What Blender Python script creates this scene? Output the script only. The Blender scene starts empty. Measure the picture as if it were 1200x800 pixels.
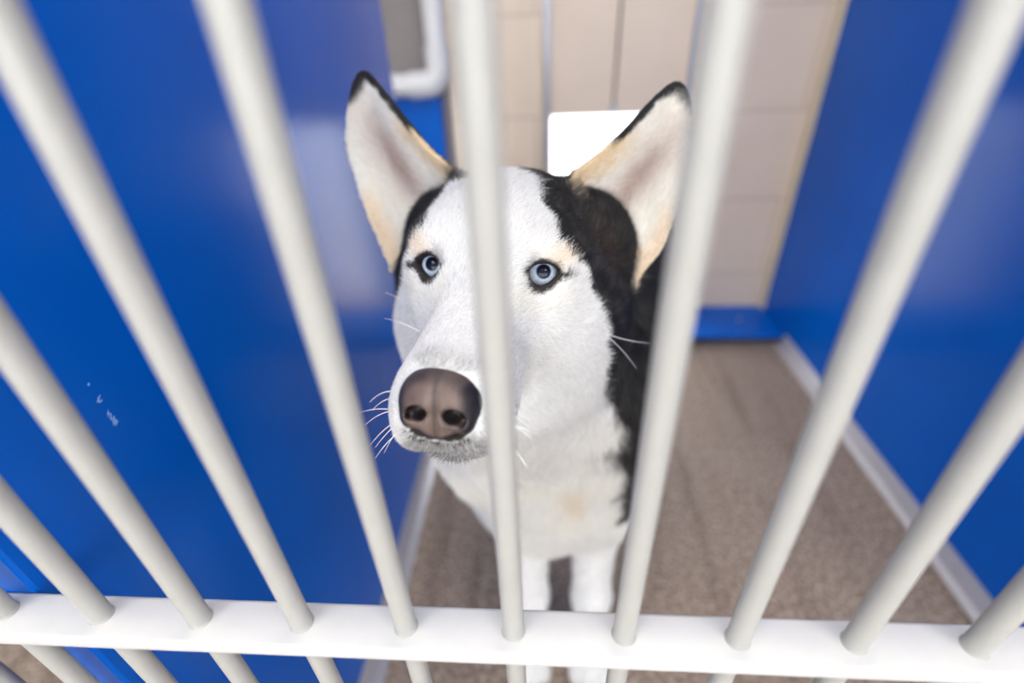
import bpy, bmesh, math, time
import numpy as np
from mathutils import Vector, Matrix
T0 = time.time()
SC = bpy.context.scene
COL = SC.collection
rng = np.random.default_rng(7)
FUR = 1.3            # strand density factor

# ------------------------------------------------------------------ helpers
def tag(o, label=None, cat=None, group=None, kind=None):
    if label: o['label'] = label
    if cat: o['category'] = cat
    if group: o['group'] = group
    if kind: o['kind'] = kind
    return o

def empty(name, loc=(0, 0, 0)):
    o = bpy.data.objects.new(name, None); COL.objects.link(o); o.location = loc
    return o

def link(name, me, mat=None, parent=None, smooth=False):
    o = bpy.data.objects.new(name, me); COL.objects.link(o)
    if mat: me.materials.append(mat)
    if parent:
        o.parent = parent
        o.matrix_parent_inverse = Matrix.Translation(parent.location).inverted()
    if smooth:
        me.polygons.foreach_set('use_smooth', np.ones(len(me.polygons), bool))
    return o

class MB:
    def __init__(s): s.bm = bmesh.new()
    def box(s, lo, hi, bevel=0.0, seg=2, rot=None):
        c = [(a + b) / 2 for a, b in zip(lo, hi)]; d = [b - a for a, b in zip(lo, hi)]
        m = Matrix.Translation(c)
        if rot is not None: m = m @ rot
        r = bmesh.ops.create_cube(s.bm, size=1, matrix=m @ Matrix.Diagonal((*d, 1)))
        if bevel:
            es = list({e for v in r['verts'] for e in v.link_edges})
            bmesh.ops.bevel(s.bm, geom=es, offset=bevel, segments=seg, affect='EDGES', profile=0.5)
        return s
    def cyl(s, a, b, r, seg=24, r2=None):
        a = Vector(a); b = Vector(b); d = b - a
        m = Matrix.Translation((a + b) / 2) @ d.to_track_quat('Z', 'Y').to_matrix().to_4x4()
        bmesh.ops.create_cone(s.bm, cap_ends=True, segments=seg, radius1=r, radius2=r if r2 is None else r2, depth=d.length, matrix=m)
        return s
    def poly(s, pts, vec):
        vs = [s.bm.verts.new(p) for p in pts]; f = s.bm.faces.new(vs)
        e = bmesh.ops.extrude_face_region(s.bm, geom=[f])
        bmesh.ops.translate(s.bm, verts=[v for v in e['geom'] if isinstance(v, bmesh.types.BMVert)], vec=vec)
        bmesh.ops.recalc_face_normals(s.bm, faces=s.bm.faces[:])
        return s
    def tube(s, pts, r, seg=12, cap=True):
        pts = [Vector(p) for p in pts]; n = len(pts); rings = []
        rr = [float(q) for q in r] if hasattr(r, '__len__') else [r] * n
        up = None
        for i, p in enumerate(pts):
            t = (pts[min(i + 1, n - 1)] - pts[max(i - 1, 0)]).normalized()
            if up is None:
                up = t.orthogonal().normalized()
            up = (up - t * up.dot(t)).normalized(); w = t.cross(up)
            rings.append([s.bm.verts.new(p + rr[i] * (math.cos(a) * up + math.sin(a) * w)) for a in [2 * math.pi * k / seg for k in range(seg)]])
        for A, B in zip(rings, rings[1:]):
            for k in range(seg): s.bm.faces.new((A[k], A[(k + 1) % seg], B[(k + 1) % seg], B[k]))
        if cap:
            s.bm.faces.new(rings[0][::-1]); s.bm.faces.new(rings[-1])
        return s
    def build(s, name, mat=None, parent=None, smooth=False, auto=True):
        me = bpy.data.meshes.new(name)
        bmesh.ops.recalc_face_normals(s.bm, faces=s.bm.faces[:])
        s.bm.to_mesh(me); s.bm.free()
        o = link(name, me, mat, parent, smooth)
        if smooth and auto:
            try: me.set_sharp_from_angle(angle=math.radians(40))
            except Exception: pass
        return o

class NT:
    """small node-graph helper"""
    def __init__(s, name):
        s.m = bpy.data.materials.new(name); s.m.use_nodes = True
        s.t = s.m.node_tree; s.b = s.t.nodes['Principled BSDF']
    def n(s, typ, **kw):
        x = s.t.nodes.new(typ)
        for k, v in kw.items():
            if k.startswith('i_'):
                x.inputs[k[2:].replace('_', ' ')].default_value = v
            else: setattr(x, k, v)
        return x
    def l(s, a, b): s.t.links.new(a, b)
    def set(s, **kw):
        for k, v in kw.items(): s.b.inputs[k.replace('_', ' ')].default_value = v
        return s
    def coord(s, scale=(1, 1, 1)):
        c = s.n('ShaderNodeTexCoord'); mp = s.n('ShaderNodeMapping'); mp.inputs['Scale'].default_value = scale
        s.l(c.outputs['Object'], mp.inputs['Vector']); return mp.outputs['Vector']
    def noise(s, vec, scale, detail=4, rough=0.55):
        x = s.n('ShaderNodeTexNoise', i_Scale=scale, i_Detail=detail, i_Roughness=rough); s.l(vec, x.inputs['Vector']); return x.outputs['Fac']
    def ramp(s, fac, stops):
        r = s.n('ShaderNodeValToRGB'); e = r.color_ramp.elements
        while len(e) < len(stops): e.new(0.5)
        for k, (p, c) in zip(e, stops):
            k.position = p; k.color = (*c, 1) if len(c) == 3 else c
        s.l(fac, r.inputs['Fac']); return r.outputs['Color']
    def mix(s, fac, a, b, blend='MIX'):
        x = s.n('ShaderNodeMix', data_type='RGBA', blend_type=blend)
        for sock, v in ((x.inputs[0], fac), (x.inputs[6], a), (x.inputs[7], b)):
            if hasattr(v, 'is_linked'): s.l(v, sock)
            elif isinstance(v, tuple): sock.default_value = (*v, 1) if len(v) == 3 else v
            else: sock.default_value = v
        return x.outputs[2]
    def bump(s, h, strength=0.3, dist=0.001):
        b = s.n('ShaderNodeBump'); b.inputs['Strength'].default_value = strength; b.inputs['Distance'].default_value = dist
        s.l(h, b.inputs['Height']); s.l(b.outputs['Normal'], s.b.inputs['Normal'])

def simple(name, col, rough=0.5, metal=0.0, var=0.06, scale=30, **kw):
    g = NT(name); v = g.coord(); f = g.noise(v, scale)
    c0 = tuple(max(0, x * (1 - var)) for x in col); c1 = tuple(min(1, x * (1 + var)) for x in col)
    g.l(g.ramp(f, [(0.3, c0), (0.7, c1)]), g.b.inputs['Base Color'])
    g.set(Roughness=rough, Metallic=metal, **kw)
    return g.m

# ------------------------------------------------------------------ materials
def mat_blue():
    g = NT('blue_panel'); v = g.coord(); f = g.noise(v, 2.2, 3); f2 = g.noise(v, 14, 6, .7)
    c = g.ramp(f, [(0.3, (0.0003, 0.088, 0.46)), (0.7, (0.001, 0.116, 0.57))])
    g.l(c, g.b.inputs['Base Color'])
    r = g.ramp(f2, [(0.3, (0.20,) * 3), (0.75, (0.215,) * 3)]); g.l(r, g.b.inputs['Roughness'])
    g.bump(g.noise(v, 9, 2), 0.02, 0.004)
    g.set(**{'Specular IOR Level': 0.14})
    return g.m
M_BLUE = mat_blue()
M_BAR = simple('cream_white_bar_paint', (0.36, 0.36, 0.345), 0.38, var=0.03, scale=90)
M_RAIL = simple('top_lit_rail_paint', (0.56, 0.56, 0.56), 0.38, var=0.02, scale=90)  # whiter than the bars: overhead light put into the rail's colour
M_SILVER = simple('brushed_aluminium', (0.50, 0.50, 0.54), 0.36, metal=0.5, var=0.05, scale=60)
M_PIPE = simple('white_plastic_pipe', (0.55, 0.56, 0.585), 0.35, var=0.02)
M_DARK = simple('step_gap_shade', (0.012, 0.012, 0.014), 0.7)
M_TRIM = simple('pale_timber_trim', (0.62, 0.53, 0.38), 0.5)
M_CABLE = simple('grey_cable', (0.16, 0.13, 0.12), 0.6)
M_CEIL = simple('ceiling_white', (0.80, 0.80, 0.79), 0.9, var=0.02)
M_CORR = simple('corridor_wall_paint', (0.74, 0.73, 0.71), 0.8, var=0.03)
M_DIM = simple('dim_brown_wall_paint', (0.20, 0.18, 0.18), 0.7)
M_OUT = simple('outdoor_concrete', (0.75, 0.75, 0.75), 0.9, scale=8)
M_HATCH = simple('hatch_panel_paint', (0.76, 0.62, 0.48), 0.45, var=0.03, scale=6)

def mat_floor():
    g = NT('speckled_brown_floor'); v = g.coord()
    f1 = g.noise(v, 150, 2, .6); f2 = g.noise(v, 75, 4, .65); f3 = g.noise(v, 4, 3, .5)
    c = g.ramp(f1, [(0.38, (0.075, 0.054, 0.040)), (0.5, (0.235, 0.186, 0.150)), (0.62, (0.58, 0.49, 0.42))])
    c = g.mix(0.25, c, g.ramp(f2, [(0.35, (0.14, 0.105, 0.08)), (0.65, (0.36, 0.30, 0.26))]))
    c = g.mix(0.22, c, g.ramp(f3, [(0.35, (0.19, 0.15, 0.12)), (0.65, (0.33, 0.28, 0.24))]))
    # dark drag marks running along the kennel, each with its own outline
    tc = g.n('ShaderNodeTexCoord'); mp = g.n('ShaderNodeMapping')
    mp.inputs['Rotation'].default_value = (0, 0, math.radians(-8)); mp.inputs['Scale'].default_value = (22, 1.6, 1)
    g.l(tc.outputs['Object'], mp.inputs['Vector'])
    f4 = g.noise(mp.outputs['Vector'], 1.0, 3, .55)
    st = g.ramp(f4, [(0.36, (0.55, 0.53, 0.51)), (0.46, (1, 1, 1))])
    c = g.mix(0.6, c, st, 'MULTIPLY')
    hs = g.n('ShaderNodeHueSaturation', i_Saturation=1.25, i_Value=1.05); g.l(c, hs.inputs['Color'])
    g.l(hs.outputs['Color'], g.b.inputs['Base Color']); g.set(Roughness=0.5)
    g.bump(f1, 0.25, 0.0006)
    return g.m
M_FLOOR = mat_floor()

def mat_tile():
    g = NT('beige_block_wall'); tc = g.n('ShaderNodeTexCoord'); mp = g.n('ShaderNodeMapping')
    mp.inputs['Rotation'].default_value = (math.radians(90), 0, 0)
    mp.inputs['Location'].default_value = (0.02, -0.08, 0)
    g.l(tc.outputs['Object'], mp.inputs['Vector'])
    br = g.n('ShaderNodeTexBrick', i_Scale=1.0)
    br.inputs['Color1'].default_value = (0.74, 0.60, 0.46, 1); br.inputs['Color2'].default_value = (0.77, 0.63, 0.49, 1)
    br.inputs['Mortar'].default_value = (0.58, 0.47, 0.37, 1)
    br.inputs['Mortar Size'].default_value = 0.004; br.inputs['Mortar Smooth'].default_value = 0.4
    br.inputs['Brick Width'].default_value = 0.45; br.inputs['Row Height'].default_value = 0.225
    g.l(mp.outputs['Vector'], br.inputs['Vector'])
    f = g.noise(mp.outputs['Vector'], 6, 4)
    c = g.mix(0.18, br.outputs['Color'], g.ramp(f, [(0.3, (0.45, 0.37, 0.30)), (0.7, (0.66, 0.58, 0.50))]))
    g.l(c, g.b.inputs['Base Color']); g.set(Roughness=0.42)
    return g.m
M_TILE = mat_tile()

def mat_emit(name, col, s):
    g = NT(name); g.set(**{'Base Color': (*col, 1), 'Emission Color': (*col, 1), 'Emission Strength': s}); return g.m

# ------------------------------------------------------------------ camera
PITCH, YAW, ROLL, FPX = 0.5707, -0.0765, -0.0426, 576.5
def cam_axes(p, y, r):
    cy, sy, cp, sp = math.cos(y), math.sin(y), math.cos(p), math.sin(p)
    f = np.array([sy * cp, cy * cp, -sp]); ri = np.array([cy, -sy, 0.0]); up = np.cross(ri, f)
    return math.cos(r) * ri + math.sin(r) * up, -math.sin(r) * ri + math.cos(r) * up, f
RI, UP, FW = cam_axes(PITCH, YAW, ROLL)
EYE = np.array([0, 0, 0.8])
cd = bpy.data.cameras.new('camera'); cam = bpy.data.objects.new('camera', cd); COL.objects.link(cam)
cd.sensor_width = 36; cd.lens = FPX / 1200 * 36; cd.clip_start = 0.01
cam.matrix_world = Matrix(((RI[0], UP[0], -FW[0], EYE[0]), (RI[1], UP[1], -FW[1], EYE[1]), (RI[2], UP[2], -FW[2], EYE[2]), (0, 0, 0, 1)))
cd.dof.use_dof = True; cd.dof.focus_distance = 0.260; cd.dof.aperture_fstop = 2.5
SC.camera = cam

# ------------------------------------------------------------------ kennel shell
YB, XL, XR, CEIL = 1.40, -0.258, 0.685, 2.7
def struct(o, label=None): o['kind'] = 'structure'; return o
mb = MB(); mb.box((-3, -2.6, -0.10), (3, YB + 0.15, 0)); struct(mb.build('floor', M_FLOOR))
HX0, HX1, HZ0, HZ1 = 0.022, 0.352, 0.03, 0.597
mb = MB()
mb.box((-0.236, YB, 0), (HX0, YB + 0.15, CEIL)); mb.box((HX1, YB, 0), (3, YB + 0.15, CEIL))
mb.box((HX0, YB, 1.3), (HX1, YB + 0.15, CEIL)); mb.box((HX0, YB, 0), (HX1, YB + 0.15, HZ0))
struct(mb.build('wall_back', M_TILE))
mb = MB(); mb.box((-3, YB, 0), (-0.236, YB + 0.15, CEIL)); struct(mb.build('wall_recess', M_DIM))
WX0, WX1, WZ0, WZ1 = -2.0, 2.4, 0.55, 2.1
mb = MB(); mb.box((-3, -2.75, 0), (WX0, -2.6, CEIL)); mb.box((WX1, -2.75, 0), (3, -2.6, CEIL)); mb.box((WX0, -2.75, 0), (WX1, -2.6, WZ0)); mb.box((WX0, -2.75, WZ1), (WX1, -2.6, CEIL))
struct(mb.build('wall_corridor', M_CORR))
w1 = empty('added_fill_window_1', ((WX0 + WX1) / 2, -2.68, WZ0)); w1['kind'] = 'structure'  # unseen window, added behind the camera for frontal fill light
mb = MB()
for x in np.linspace(WX0 + .03, WX1 - .03, 4): mb.box((x - .03, -2.71, WZ0), (x + .03, -2.64, WZ1))
for z in (WZ0 + .03, WZ1 - .03): mb.box((WX0, -2.709, z - .03), (WX1, -2.641, z + .03))
mb.build('frame', M_CEIL, w1)
mb = MB(); mb.box((-3.15, -2.75, 0), (-3, YB + 0.15, CEIL)); struct(mb.build('wall_left', M_CORR))
mb = MB(); mb.box((3, -2.75, 0), (3.15, YB + 0.15, CEIL)); struct(mb.build('wall_right', M_CORR))
mb = MB(); mb.box((-3.15, -2.75, CEIL), (3.15, YB + 0.15, CEIL + 0.1)); struct(mb.build('ceiling', M_CEIL))
mb = MB(); mb.box((-4, YB + 0.15, -0.15), (6, 8, -0.02)); struct(mb.build('ground', M_OUT))

# kennel dividers: blue boards with metal floor angles
HB = 2.0
mb = MB(); mb.box((XL - 0.02, 0.128, 0.0), (XL, 0.936, HB), 0.002)
wl = mb.build('left_partition', M_BLUE); tag(wl, 'glossy blue divider panel on the side the dog is looking towards, with small white scuffs', 'partition', kind='structure')
wl.name = 'partition_left'
mb = MB(); mb.box((XR, 0.128, 0.0), (XR + 0.02, YB, HB), 0.002)
wr = mb.build('partition_right', M_BLUE); tag(wr, 'glossy blue divider panel running back to the beige wall beside the blue step', 'partition', kind='structure')
mb = MB(); mb.box((XR - 0.014, YB - 0.022, 0.031), (XR - 0.001, YB - 0.0005, HB), 0.002); struct(mb.build('trim_1', M_TRIM))
def angle(name, x, s, y0, y1):
    t = 0.025
    pts = [(x + s * 0.0005, y0, 0.0005), (x + s * t, y0, 0.0005), (x + s * t, y0, 0.003), (x + s * t * 0.55, y0, 0.010), (x + s * 0.0035, y0, 0.036), (x + s * 0.0005, y0, 0.036)]
    o = MB().poly(pts, (0, y1 - y0, 0)).build(name, M_SILVER); struct(o)
angle('baseboard_left', XL, 1, 0.13, 0.934)
angle('baseboard_right', XR, -1, 0.13, 1.218)
# low blue partition filling the recess behind the left divider
mb = MB(); mb.box((-2.2, YB - 0.03, 0), (-0.262, YB - 0.001, 0.655), 0.003); struct(mb.build('partition_recess', M_BLUE))
mb = MB(); mb.box((-0.262, 0.94, 0), (-0.2365, YB - 0.001, 0.03)); struct(mb.build('trim_2', M_SILVER))

# scuffs on the left divider (paint chipped through to white)
M_SCUFF = simple('scuffed_paint', (0.22, 0.38, 0.75), 0.7, var=.3, scale=900)
mb = MB()
for (y, z, a, b, tilt) in [(.2085, .6372, .0009, .0009, 0), (.2090, .6265, .0022, .0007, 30), (.2082, .6248, .0012, .0008, -50), (.2096, .6242, .0009, .0006, 20), (.2090, .6150, .0021, .0006, 60), (.2094, .6122, .0024, .0007, 68), (.2098, .6090, .0028, .0013, 62), (.2102, .6068, .0018, .0012, 40)]:
    pts = []
    for k in range(11):
        t = 2 * math.pi * k / 11; j = 1 + .35 * math.sin(5 * k * 1.7 + y * 9e3)
        u, w = a * j * math.cos(t), b * j * math.sin(t); c_, s_ = math.cos(math.radians(tilt)), math.sin(math.radians(tilt))
        pts.append((XL + 0.00002, y + u * c_ - w * s_, z + u * s_ + w * c_))
    mb.poly(pts, (0.0001, 0, 0))
o = mb.build('paint_scuff', M_SCUFF, wl)
o['label'] = 'small pale chips scuffed into the blue panel'

# blue step along the back wall
st = empty('kennel_step', (0.21, 1.3, 0))
mb = MB(); mb.box((XL + 0.03, 1.222, 0.021), (XR - 0.003, YB - 0.0005, 0.033), 0.003); mb.build('tread', M_BLUE, st)
mb = MB(); mb.box((XL + 0.035, 1.245, 0.0), (XR - 0.003, YB - 0.0005, 0.0205)); mb.build('base', M_DARK, st)  # near-black base stands in for the shade in the gap under the tread
mb = MB(); mb.cyl((0.585, 1.31, 0.0325), (0.585, 1.31, 0.0345), 0.005, 16); mb.build('screw', M_SILVER, st)
tag(st, 'low blue step with a dark underside against the beige back wall', 'step')

# guillotine hatch with its guides and cable
hd = empty('sliding_hatch', (0.187, YB, 0.6))
mb = MB(); mb.box((HX0 - 0.003, YB - 0.008, HZ1), (HX1 + 0.003, YB - 0.001, 1.29), 0.002); mb.build('panel', M_HATCH, hd)
for x in (HX0 - 0.021, HX1 + 0.003):
    mb = MB()
    mb.box((x, YB - 0.020, 0.034), (x + 0.0065, YB - 0.0005, 2.0), 0.0015); mb.box((x + 0.0105, YB - 0.020, 0.034), (x + 0.017, YB - 0.0005, 2.0), 0.0015)
    mb.box((x + 0.006, YB - 0.010, 0.034), (x + 0.011, YB - 0.0005, 2.0))
    mb.build('guide_rail', M_SILVER, hd)
mb = MB(); mb.tube([(0.178 + 0.0015 * math.sin(z * 9), YB - 0.0125, z) for z in np.linspace(0.612, 2.1, 30)], 0.0028, 8); mb.build('lift_cable', M_CABLE, hd, True)
mb = MB(); mb.box((0.168, YB - 0.016, 0.601), (0.188, YB - 0.008, 0.618), 0.002); mb.build('bracket', M_SILVER, hd)
tag(hd, 'raised beige sliding dog hatch in metal guide rails with a grey pull cable', 'hatch')

# white drain pipe in the back corner
pp = empty('drain_pipe', (-0.27, 1.33, 0.68))
R_P = 0.026
mb = MB(); mb.tube([(-2.1, 1.335, 0.672), (-0.285, 1.335, 0.686)], R_P, 24); mb.build('horizontal_pipe', M_PIPE, pp, True)
arc = [(-0.285 + 0.036 * math.sin(t), 1.335, 0.686 + 0.036 * (1 - math.cos(t))) for t in np.linspace(0, math.pi / 2, 10)]
mb = MB(); mb.tube([(-0.325, 1.335, 0.685)] + arc + [(-0.2495, 1.335, 0.765)], R_P + 0.0045, 24); mb.build('elbow', M_PIPE, pp, True)
mb = MB(); mb.tube([(-0.249, 1.335, 0.76), (-0.255, 1.335, 2.2)], R_P, 24); mb.build('vertical_pipe', M_PIPE, pp, True)
mb = MB(); mb.cyl((-0.2497, 1.335, 0.93), (-0.2497, 1.335, 0.945), R_P + 0.004); mb.box((-0.258, 1.355, 0.93), (-0.242, YB - 0.0005, 0.915)); mb.build('clip', M_SILVER, pp, True)
tag(pp, 'white plastic drain pipe with an elbow in the back corner above the low blue wall', 'pipe')

# ------------------------------------------------------------------ barred gate
D, XB0, PITCHB, RB, ZR = 0.1178, -0.314, 0.05, 0.0049, 0.562
gate = empty('kennel_gate', (0.2, D, 0))
def bar_mesh():
    m = MB(); m.cyl((0, 0, 0.05), (0, 0, 1.98), RB, 32)
    m.cyl((0, 0, ZR + 0.0042), (0, 0, ZR + 0.0056), RB + 0.0007, 32, RB + 0.0001)     # weld bead
    return m
b0 = bar_mesh().build('bar', M_BAR, None, True)
for i in range(-1, 22):
    o = b0 if i == -1 else b0.copy()
    if i != -1: COL.objects.link(o)
    o.parent = gate; o.matrix_parent_inverse = Matrix.Identity(4)
    o.location = (XB0 + i * PITCHB - 0.2, 0, 0)
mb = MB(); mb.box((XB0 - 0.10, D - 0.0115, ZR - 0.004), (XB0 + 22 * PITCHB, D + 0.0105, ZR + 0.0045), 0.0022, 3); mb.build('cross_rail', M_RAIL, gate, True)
mb = MB(); mb.box((XB0 - 0.10, D - 0.0115, 0.040), (XB0 + 22 * PITCHB, D + 0.0105, 0.052), 0.002); mb.build('bottom_rail', M_BAR, gate, True)
mb = MB(); mb.box((XB0 - 0.10, D - 0.0115, 1.972), (XB0 + 22 * PITCHB, D + 0.0105, 1.988), 0.002); mb.build('top_rail', M_BAR, gate, True)
for x in (XB0 - 0.125, XB0 + 22 * PITCHB):
    mb = MB(); mb.box((x, D - 0.0125, 0.0), (x + 0.025, D + 0.0125, 2.0), 0.003); mb.build('post', M_BAR, gate)
tag(gate, 'white painted steel kennel gate of round vertical bars and a flat cross rail', 'gate')

# ------------------------------------------------------------------ signed-distance modelling of the dog
f32 = np.float32
def smin(a, b, k):
    if k <= 0: return np.minimum(a, b)
    h = np.maximum(k - np.abs(a - b), 0) / k
    return np.minimum(a, b) - h * h * k * 0.25
def smax(a, b, k): return -smin(-a, -b, k)
def ell(P, c, r, M=None):
    x, y, z = P[0] - c[0], P[1] - c[1], P[2] - c[2]
    if M is not None: x, y, z = (M[i][0] * x + M[i][1] * y + M[i][2] * z for i in range(3))
    k0 = np.sqrt((x / r[0]) ** 2 + (y / r[1]) ** 2 + (z / r[2]) ** 2) + 1e-9
    k1 = np.sqrt((x / r[0] ** 2) ** 2 + (y / r[1] ** 2) ** 2 + (z / r[2] ** 2) ** 2) + 1e-9
    return k0 * (k0 - 1) / k1
def cone(P, a, b, ra, rb, sx=1.0):
    a = np.asarray(a, float); b = np.asarray(b, float); d = b - a; L2 = float(d @ d)
    x, y, z = P[0] - a[0], P[1] - a[1], P[2] - a[2]
    t = np.clip((x * d[0] + y * d[1] + z * d[2]) / L2, 0, 1)
    return np.sqrt(((x - t * d[0]) / sx) ** 2 + (y - t * d[1]) ** 2 + (z - t * d[2]) ** 2) - (ra + (rb - ra) * t)
class Field:
    def __init__(s, xs, ys, zs, pad=0.05):
        s.ax = [np.asarray(a, f32) for a in (xs, ys, zs)]
        s.d = np.full([len(a) for a in s.ax], pad, f32); s.pad = pad; s.M = None; s.o = None
    def sl(s, lo, hi):
        out = []
        for a, l, h in zip(s.ax, lo, hi):
            i = max(0, int(np.searchsorted(a, l)) - 1); j = min(len(a), int(np.searchsorted(a, h)) + 1)
            if j <= i: return None
            out.append(slice(i, j))
        return tuple(out)
    def op(s, fn, c, rad, k=0.0, sub=False):
        """fn on world-space points inside a box about c"""
        c = np.asarray(c, float); rad = np.asarray(rad, float) * np.ones(3)
        q = s.sl(c - rad, c + rad)
        if q is None: return
        X = s.ax[0][q[0]][:, None, None]; Y = s.ax[1][q[1]][None, :, None]; Z = s.ax[2][q[2]][None, None, :]
        v = fn((X, Y, Z)).astype(f32)
        s.d[q] = smax(s.d[q], -v, k) if sub else smin(s.d[q], v, k)
    def surface(s):
        d = s.d; nx, ny, nz = d.shape; ins = d < 0
        cnt = np.zeros((nx - 1, ny - 1, nz - 1), np.int8)
        for i in (0, 1):
            for j in (0, 1):
                for k in (0, 1): cnt += ins[i:nx - 1 + i, j:ny - 1 + j, k:nz - 1 + k]
        act = (cnt > 0) & (cnt < 8); I, J, K = np.nonzero(act)
        vid = np.full(act.shape, -1, np.int32); vid[I, J, K] = np.arange(len(I))
        acc = np.zeros((len(I), 3)); n = np.zeros(len(I)); cs = [(i, j, k) for i in (0, 1) for j in (0, 1) for k in (0, 1)]
        ax = s.ax
        for a in cs:
            for b in cs:
                if sum(abs(p - q) for p, q in zip(a, b)) == 1 and a < b:
                    da = d[I + a[0], J + a[1], K + a[2]]; db = d[I + b[0], J + b[1], K + b[2]]
                    m = (da < 0) != (db < 0); t = np.where(m, da / np.where(m, da - db, 1), 0)
                    for c, idx in enumerate((I, J, K)):
                        pa = ax[c][idx + a[c]]; pb = ax[c][idx + b[c]]
                        acc[:, c] += np.where(m, pa + (pb - pa) * t, 0)
                    n += m
        V = acc / n[:, None]; Q = []
        for axis in range(3):
            o = [c for c in range(3) if c != axis]
            sh = [slice(1, -1)] * 3; sh[axis] = slice(0, -1); sh2 = list(sh); sh2[axis] = slice(1, None)
            a = ins[tuple(sh)]; b = ins[tuple(sh2)]
            E = np.argwhere(a != b)
            if not len(E): continue
            fl = a[tuple(E.T)]
            base = E.copy()
            for c in o: base[:, c] += 1
            def at(du, dv):
                p = base.copy(); p[:, o[0]] -= du; p[:, o[1]] -= dv
                return vid[p[:, 0], p[:, 1], p[:, 2]]
            q = np.stack([at(1, 1), at(0, 1), at(0, 0), at(1, 0)], 1)
            flip = fl if axis != 1 else ~fl
            q[~flip] = q[~flip][:, ::-1]
            Q.append(q)
        return V, np.concatenate(Q)

def mesh_from(name, V, Q, smooth=0):
    if smooth:
        e = np.concatenate([Q[:, [0, 1]], Q[:, [1, 2]], Q[:, [2, 3]], Q[:, [3, 0]]])
        for it in range(smooth):
            for lam in (0.5, -0.52):
                s_ = np.zeros_like(V); c_ = np.zeros(len(V))
                for a, b in ((0, 1), (1, 0)):
                    for k in range(3): s_[:, k] += np.bincount(e[:, a], V[e[:, b], k], len(V))
                    c_ += np.bincount(e[:, a], minlength=len(V))
                V = V + lam * (s_ / c_[:, None] - V)
    me = bpy.data.meshes.new(name)
    me.vertices.add(len(V)); me.vertices.foreach_set('co', V.astype(f32).ravel())
    me.loops.add(Q.size); me.loops.foreach_set('vertex_index', Q.astype(np.int32).ravel())
    me.polygons.add(len(Q)); me.polygons.foreach_set('loop_start', np.arange(0, Q.size, 4, dtype=np.int32))
    me.update(calc_edges=True)
    me.polygons.foreach_set('use_smooth', np.ones(len(Q), bool))
    return me, V

# head frame: local x = viewer's right, y = along the muzzle, z = up; origin between the eyes
HC = np.array([-.0334, .2654, .6795])
HM = np.array([[.9917, -.1202, -.0465], [-.1042, -.9599, .2603], [.0759, .2532, .9644]])   # rows: local axes in world
def toL(P): 
    x, y, z = P[0] - HC[0], P[1] - HC[1], P[2] - HC[2]
    return [HM[i][0] * x + HM[i][1] * y + HM[i][2] * z for i in range(3)]
def toW(p): return HC + np.asarray(p, float) @ HM
def toLp(p): return (np.asarray(p, float) - HC) @ HM.T

EAR = {
 1: dict(b=(.056, -.058, .032), u=(.4655, -.3231, .824), v=(-.77, .3113, .557), n=(.4365, .8937, .1039), L=.1045,
  p=[[104.5, 0.0], [105.1, -6.4], [101.3, -14.1], [93.3, -24.5], [83.5, -32.2], [75.2, -38.5], [64.6, -44.1], [53.1, -47.6], [40.2, -52.3], [27.2, -56.2], [14.5, -58.7], [4.2, -58.4], [-7.3, -56.4], [-20.5, -55.0], [-30.3, -45.7], [-20.7, -23.2], [-7.2, -3.1], [4.9, 21.5], [13.6, 25.8], [25.9, 20.9], [38.8, 17.1], [52.9, 13.4], [68.4, 10.6], [84.3, 8.2], [95.9, 5.4], [101.2, 3.1]]),
 -1: dict(b=(-.056, -.058, .032), u=(-.5355, -.3509, .7682), v=(.723, .2796, .6317), n=(-.4365, .8937, .1039), L=.1162,
  p=[[116.2, 0.0], [118.4, -5.6], [116.7, -14.1], [110.4, -24.9], [100.9, -34.3], [89.0, -44.2], [75.7, -48.7], [61.1, -50.4], [47.2, -52.8], [32.2, -54.8], [18.9, -55.7], [6.3, -55.1], [-4.2, -55.3], [-13.0, -55.6], [-21.7, -54.7], [-25.5, -38.7], [-19.7, -14.1], [-11.8, 10.3], [-5.0, 29.2], [2.7, 30.6], [13.7, 27.8], [23.1, 23.8], [33.7, 20.2], [52.4, 15.9], [71.6, 11.3], [89.9, 7.7], [103.8, 5.1], [112.0, 2.8]])}
for e in EAR.values():
    e['p'] = np.array(e['p']) / 1000; e['b'] = np.array(e['b']); e['u'] = np.array(e['u']); e['v'] = np.array(e['v']); e['n'] = np.array(e['n'])
def sdpoly(px, py, P):
    d = np.full(np.broadcast(px, py).shape, 1e9); sgn = np.ones_like(d)
    for i in range(len(P)):
        a = P[i]; b = P[i - 1]; ex, ey = b - a
        wx, wy = px - a[0], py - a[1]; t = np.clip((wx * ex + wy * ey) / (ex * ex + ey * ey), 0, 1)
        d = np.minimum(d, (wx - ex * t) ** 2 + (wy - ey * t) ** 2)
        c = np.stack(np.broadcast_arrays(py >= a[1], py < b[1], ex * wy > ey * wx))
        f = c.all(0) | (~c).all(0); sgn = np.where(f, -sgn, sgn)
    return sgn * np.sqrt(d)
def ear_uvw(L, e):
    x, y, z = L[0] - e['b'][0], L[1] - e['b'][1], L[2] - e['b'][2]
    return [x * e[k][0] + y * e[k][1] + z * e[k][2] for k in 'uvn']
def ear_depth(sd, u, e):
    din = np.clip(-sd, 0, .030); cup = np.clip(1.15 - u / e['L'], 0.12, 1.25)
    q = din / .030
    return -(0.027 * cup) * (1 - (1 - q) ** 2) 
def ear_sdf(e):
    def fn(P):
        L = toL(P); u, v, w = ear_uvw(L, e)
        sd = sdpoly(u, v, e['p']); w0 = ear_depth(sd, u, e)
        th = 0.0028 + 0.0022 * np.clip(1 - u / e['L'], 0, 1)
        return smax(np.abs(w - w0) - th, sd, 0.003) * 0.8
    return fn

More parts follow.
